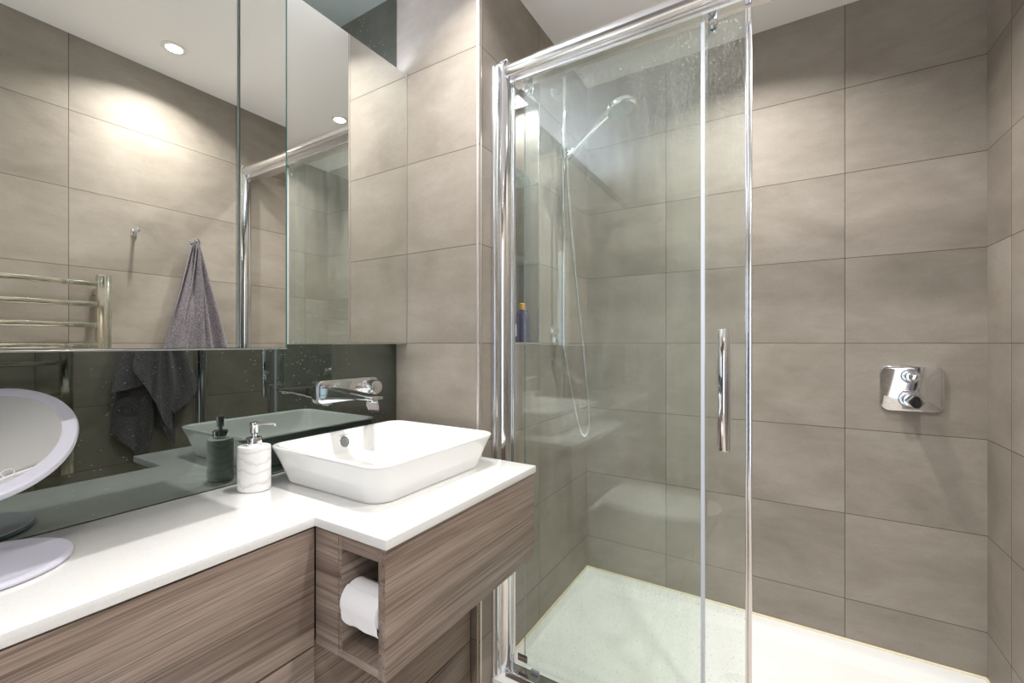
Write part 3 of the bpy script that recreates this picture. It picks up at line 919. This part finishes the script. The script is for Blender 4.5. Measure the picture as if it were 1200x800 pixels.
# ------------------------------------------------------------------ niche contents
for z, nm in ((.30, 'lower'), (.60, 'upper')):
    bm = new(); add_box(bm, NX + .001, XP - .004, NY0 + .001, NY1 - .001, z - .004, z + .004, bev=.0008)
    sh = tag(obj('glass_shelf', bm, M['shelf_glass'], origin=(NX, 1.35, z)), nm + ' glass shelf in the tall niche of the shower wall', 'shelf', 'glass shelves in the shower niche')
t = thing('niche_light', 'small square light in the ceiling of the tall shower niche', 'light', (XP - .06, 1.39, NZ1))
bm = new(); add_box(bm, XP - .090, XP - .026, 1.350, 1.430, NZ1 - .010, NZ1 - .0005, bev=.002); obj('housing', bm, M['satin'], t)
bm = new(); add_box(bm, XP - .085, XP - .031, 1.356, 1.424, NZ1 - .012, NZ1 - .0101, bev=.0004); obj('lamp_face', bm, M['niche_lamp'], t)
ld = bpy.data.lights.new('niche_glow', 'AREA'); ld.size = .05; ld.energy = 1.3; ld.color = (.93, .96, 1)
lo = bpy.data.objects.new('niche_glow', ld); lo.location = (0, 0, -.014); lo.parent = t; C.objects.link(lo)
bX, bY, bZ = XP - .050, 1.418, NZ0 + .0005
t = thing('shampoo_bottle', 'purple shampoo bottle with orange cap on the floor of the shower niche', 'bottle', (bX, bY, bZ))
bm = new(); spin(bm, [(.026, 0), (.030, .004), (.031, .03), (.030, .08), (.024, .110), (.014, .122), (.010, .124)], Matrix.Translation((bX, bY, bZ)), 36, sx=1, sy=.8); obj('bottle_body', bm, M['purple'], t, smooth=True)
bm = new(); spin(bm, [(.013, .1245), (.0135, .128), (.0125, .146), (.008, .150)], Matrix.Translation((bX, bY, bZ)), 28); obj('cap', bm, M['orange'], t, smooth=True)
gX, gY = XP - .055, 1.325
t = thing('shower_gel_bottle', 'dark navy shower gel bottle beside the purple bottle in the niche', 'bottle', (gX, gY, bZ))
bm = new(); spin(bm, [(.026, 0), (.029, .003), (.029, .100), (.026, .110), (.014, .113)], Matrix.Translation((gX, gY, bZ)), 36, sx=1, sy=.8); bb = obj('bottle_body', bm, M['navy'], t, smooth=True)
bm = new(); spin(bm, [(.0135, .1135), (.0138, .116), (.013, .136), (.011, .138)], Matrix.Translation((gX, gY, bZ)), 28); obj('cap', bm, M['navy'], t, smooth=True)
bm = new(); add_box(bm, gX + .0285, gX + .0297, gY - .011, gY + .011, bZ + .025, bZ + .068, bev=.0003, seg=1); obj('paper_label', bm, M['palelabel'], bb)

# ------------------------------------------------------------------ towel wall: radiator, hooks, towel
xr0 = XR - .075
t = thing('towel_radiator', 'polished steel ladder towel radiator on the right wall, seen in the mirrors', 'towel radiator', (XR, .39, -.58))
for y in (.630, .150):
    bm = new(); add_box(bm, xr0 - .012, xr0 + .016, y - .021, y + .021, -.583, .267, bev=.003); up = obj('upright', bm, M['steel'], t)
    for z in (.20, -.50):
        bm = new(); tube(bm, [(xr0 + .015, y, z), (XR - .006, y, z), (XR - .0055, y, z), (XR - .0003, y, z)], [.009, .009, .020, .020], 20); obj('wall_bracket', bm, M['chrome'], up, smooth=True)
for z in (.230, .150, .070, -.010, -.088, -.225, -.300, -.375, -.450, -.53):
    bm = new(); add_box(bm, xr0 - .008, xr0 + .002, .1695, .6105, z - .0095, z + .0095, bev=.002); obj('rung', bm, M['steel'], t)

def hook(y, z, lab):
    t = thing('robe_hook', lab, 'hook', (XR, y, z), 'chrome robe hooks on the right wall')
    bm = new(); plate(bm, 'x', (y, z), .010, .016, .006, XR - .0003, XR - .006, .0015); obj('wall_plate', bm, M['chrome'], t, smooth=True)
    bm = new()
    pts = [(XR - .005, y, z + .006), (XR - .028, y, z + .004), (XR - .046, y, z + .001), (XR - .053, y, z + .006), (XR - .054, y, z + .018)]
    tube(bm, pts, [.0055, .0055, .006, .006, .005], 14, flat=1.0)
    obj('peg', bm, M['chrome'], t, smooth=True)
hook(.748, .468, 'empty chrome robe hook on the right wall, next to the towel radiator')
hook(.962, .462, 'chrome robe hook holding the grey towel on the right wall')

# towel: two hanging layers gathered at the peg
def lerp(a, b_, t): return a + (b_ - a) * t
def interp(tab, z):
    for (z0, v0), (z1, v1) in zip(tab[:-1], tab[1:]):
        if z <= z0 and z >= z1:
            k = (z0 - z) / (z0 - z1)
            return [lerp(a, b_, k) for a, b_ in zip(v0, v1)]
    return tab[-1][1]
def sheet(bm, edge, bottom, xoff, amp, freq, ph, thick=.006, nu=64, nz=60, ztop=.452):
    grid = []
    for i in range(nz + 1):
        row = []
        for j in range(nu + 1):
            u = j / nu
            zb = bottom(u)
            k = i / nz
            z = ztop + (zb - ztop) * k
            l, r = interp(edge, z)
            y = lerp(l, r, u)
            a = amp * min(1, .25 + k * 1.6) * (1 - .35 * k)
            env = min(1.0, 4 * u, 4 * (1 - u)) * .5 + .5
            x = XR - .012 - xoff(k) - a * env * (1 + math.sin(freq * u * 2 * PI + ph + 1.4 * math.sin(k * 3 + u * 5))) * .5 - .006 * math.sin(9 * u + 5 * k + ph)
            row.append((min(x, XR - .010), y + .006 * math.sin(freq * u * 6 + k * 4) * k, z))
        grid.append(row)
    t_ = new()
    front = [[t_.verts.new((x - thick / 2, y, z)) for x, y, z in r] for r in grid]
    back = [[t_.verts.new((x + thick / 2, y, z)) for x, y, z in r] for r in grid]
    for i in range(nz):
        for j in range(nu):
            t_.faces.new((front[i][j], front[i][j + 1], front[i + 1][j + 1], front[i + 1][j]))
            t_.faces.new((back[i][j], back[i + 1][j], back[i + 1][j + 1], back[i][j + 1]))
    for i in range(nz):
        for j, s in ((0, 1), (nu, -1)):
            q = (front[i][j], front[i + 1][j], back[i + 1][j], back[i][j])
            t_.faces.new(q if s > 0 else q[::-1])
    for j in range(nu):
        t_.faces.new((front[nz][j], front[nz][j + 1], back[nz][j + 1], back[nz][j]))
        t_.faces.new((front[0][j + 1], front[0][j], back[0][j], back[0][j + 1]))
    bmesh.ops.recalc_face_normals(t_, faces=t_.faces[:])
    merge(bm, t_, 0)
def pl(tab):
    def f(u):
        for (a, va), (b_, vb) in zip(tab[:-1], tab[1:]):
            if u <= b_:
                return lerp(va, vb, (u - a) / (b_ - a))
        return tab[-1][1]
    return f
bm = new()
sheet(bm, [(.46, (.950, .975)), (.40, (.938, .988)), (.25, (.905, 1.015)), (0, (.842, 1.065)), (-.20, (.815, 1.06)), (-.42, (.800, 1.055)), (-.60, (.80, 1.05))],
      pl([(0, -.44), (.18, -.50), (.36, -.56), (.52, -.54), (.68, -.42), (.84, -.46), (1, -.54)]), lambda k: .004 + .012 * k, .035, 2.6, .4)
sheet(bm, [(.46, (.948, .978)), (.40, (.934, .992)), (.25, (.900, 1.022)), (0, (.838, 1.085)), (-.15, (.800, 1.14)), (-.26, (.785, 1.165)), (-.60, (.80, 1.12))],
      pl([(0, -.235), (.2, -.225), (.38, -.19), (.55, -.16), (.60, -.33), (.72, -.37), (.85, -.30), (1, -.235)]), lambda k: .026 + .022 * k, .040, 3.2, 2.0)
sheet(bm, [(.46, (.955, .970)), (.38, (.945, .972)), (.25, (.925, .985)), (0, (.880, 1.00)), (-.15, (.860, 1.0)), (-.40, (.87, 1.02)), (-.60, (.88, 1.02))],
      pl([(0, -.12), (.3, -.22), (.6, -.30), (.8, -.40), (1, -.47)]), lambda k: .048 + .022 * k, .030, 1.6, 1.0)
tw = obj('bath_towel', bm, M['towel'], origin=(XR, .962, .45), smooth=True, angle=80)
tag(tw, 'dark grey terry bath towel hanging in folds from a robe hook on the right wall', 'towel')
bm = new()
tube(bm, [(XR - .050, .956, .446), (XR - .052, .953, .462), (XR - .050, .957, .476), (XR - .050, .965, .480), (XR - .050, .972, .474), (XR - .052, .973, .460), (XR - .050, .968, .446)], .0035, 10)
obj('hanging_loop', bm, M['towel'], tw, smooth=True)

# ------------------------------------------------------------------ toilet below the frame, seen only as a reflection in the shower glass
tyc = .325
t = thing('toilet', 'white wall-hung toilet with closed lid in front of the long base cabinet', 'toilet', (XFn, tyc, -.95))
def dshape(x0, x1, hw, n=24):
    """flat at the back, rounded front"""
    pts = [(x0, tyc - hw), (x0, tyc + hw)]
    xc = x1 - hw * 1.05
    top = [(xc + (x1 - xc) * math.sin(a), tyc + hw * math.cos(a)) for a in [PI * k / n for k in range(n + 1)]]
    return [(x0, tyc - hw)] + [(x0, tyc + hw)] + top
bm = new()
rings = []
for (z, x1, hw) in ((-1.06, -.50, .09), (-1.04, -.44, .12), (-.97, -.36, .150), (-.87, -.27, .172), (-.80, -.24, .178), (-.770, -.235, .180)):
    rings.append([(x, y, z) for x, y in dshape(XFn + .0005, x1, hw)])
loft(bm, rings); bmesh.ops.recalc_face_normals(bm, faces=bm.faces[:])
obj('pan', bm, M['ceramic'], t, smooth=True, angle=50)
bm = new(); loft(bm, [[(x, y, z) for x, y in dshape(XFn + .07, a, h_)] for z, a, h_ in ((-.769, -.226, .181), (-.757, -.224, .182), (-.755, -.226, .181))]); bmesh.ops.recalc_face_normals(bm, faces=bm.faces[:]); obj('seat', bm, M['white'], t, smooth=True)
bm = new(); loft(bm, [[(x, y, z) for x, y in dshape(XFn + .07, a, h_)] for z, a, h_ in ((-.754, -.224, .182), (-.742, -.222, .183), (-.737, -.227, .180), (-.735, -.24, .172))]); bmesh.ops.recalc_face_normals(bm, faces=bm.faces[:]); obj('lid', bm, M['ceramic'], t, smooth=True)
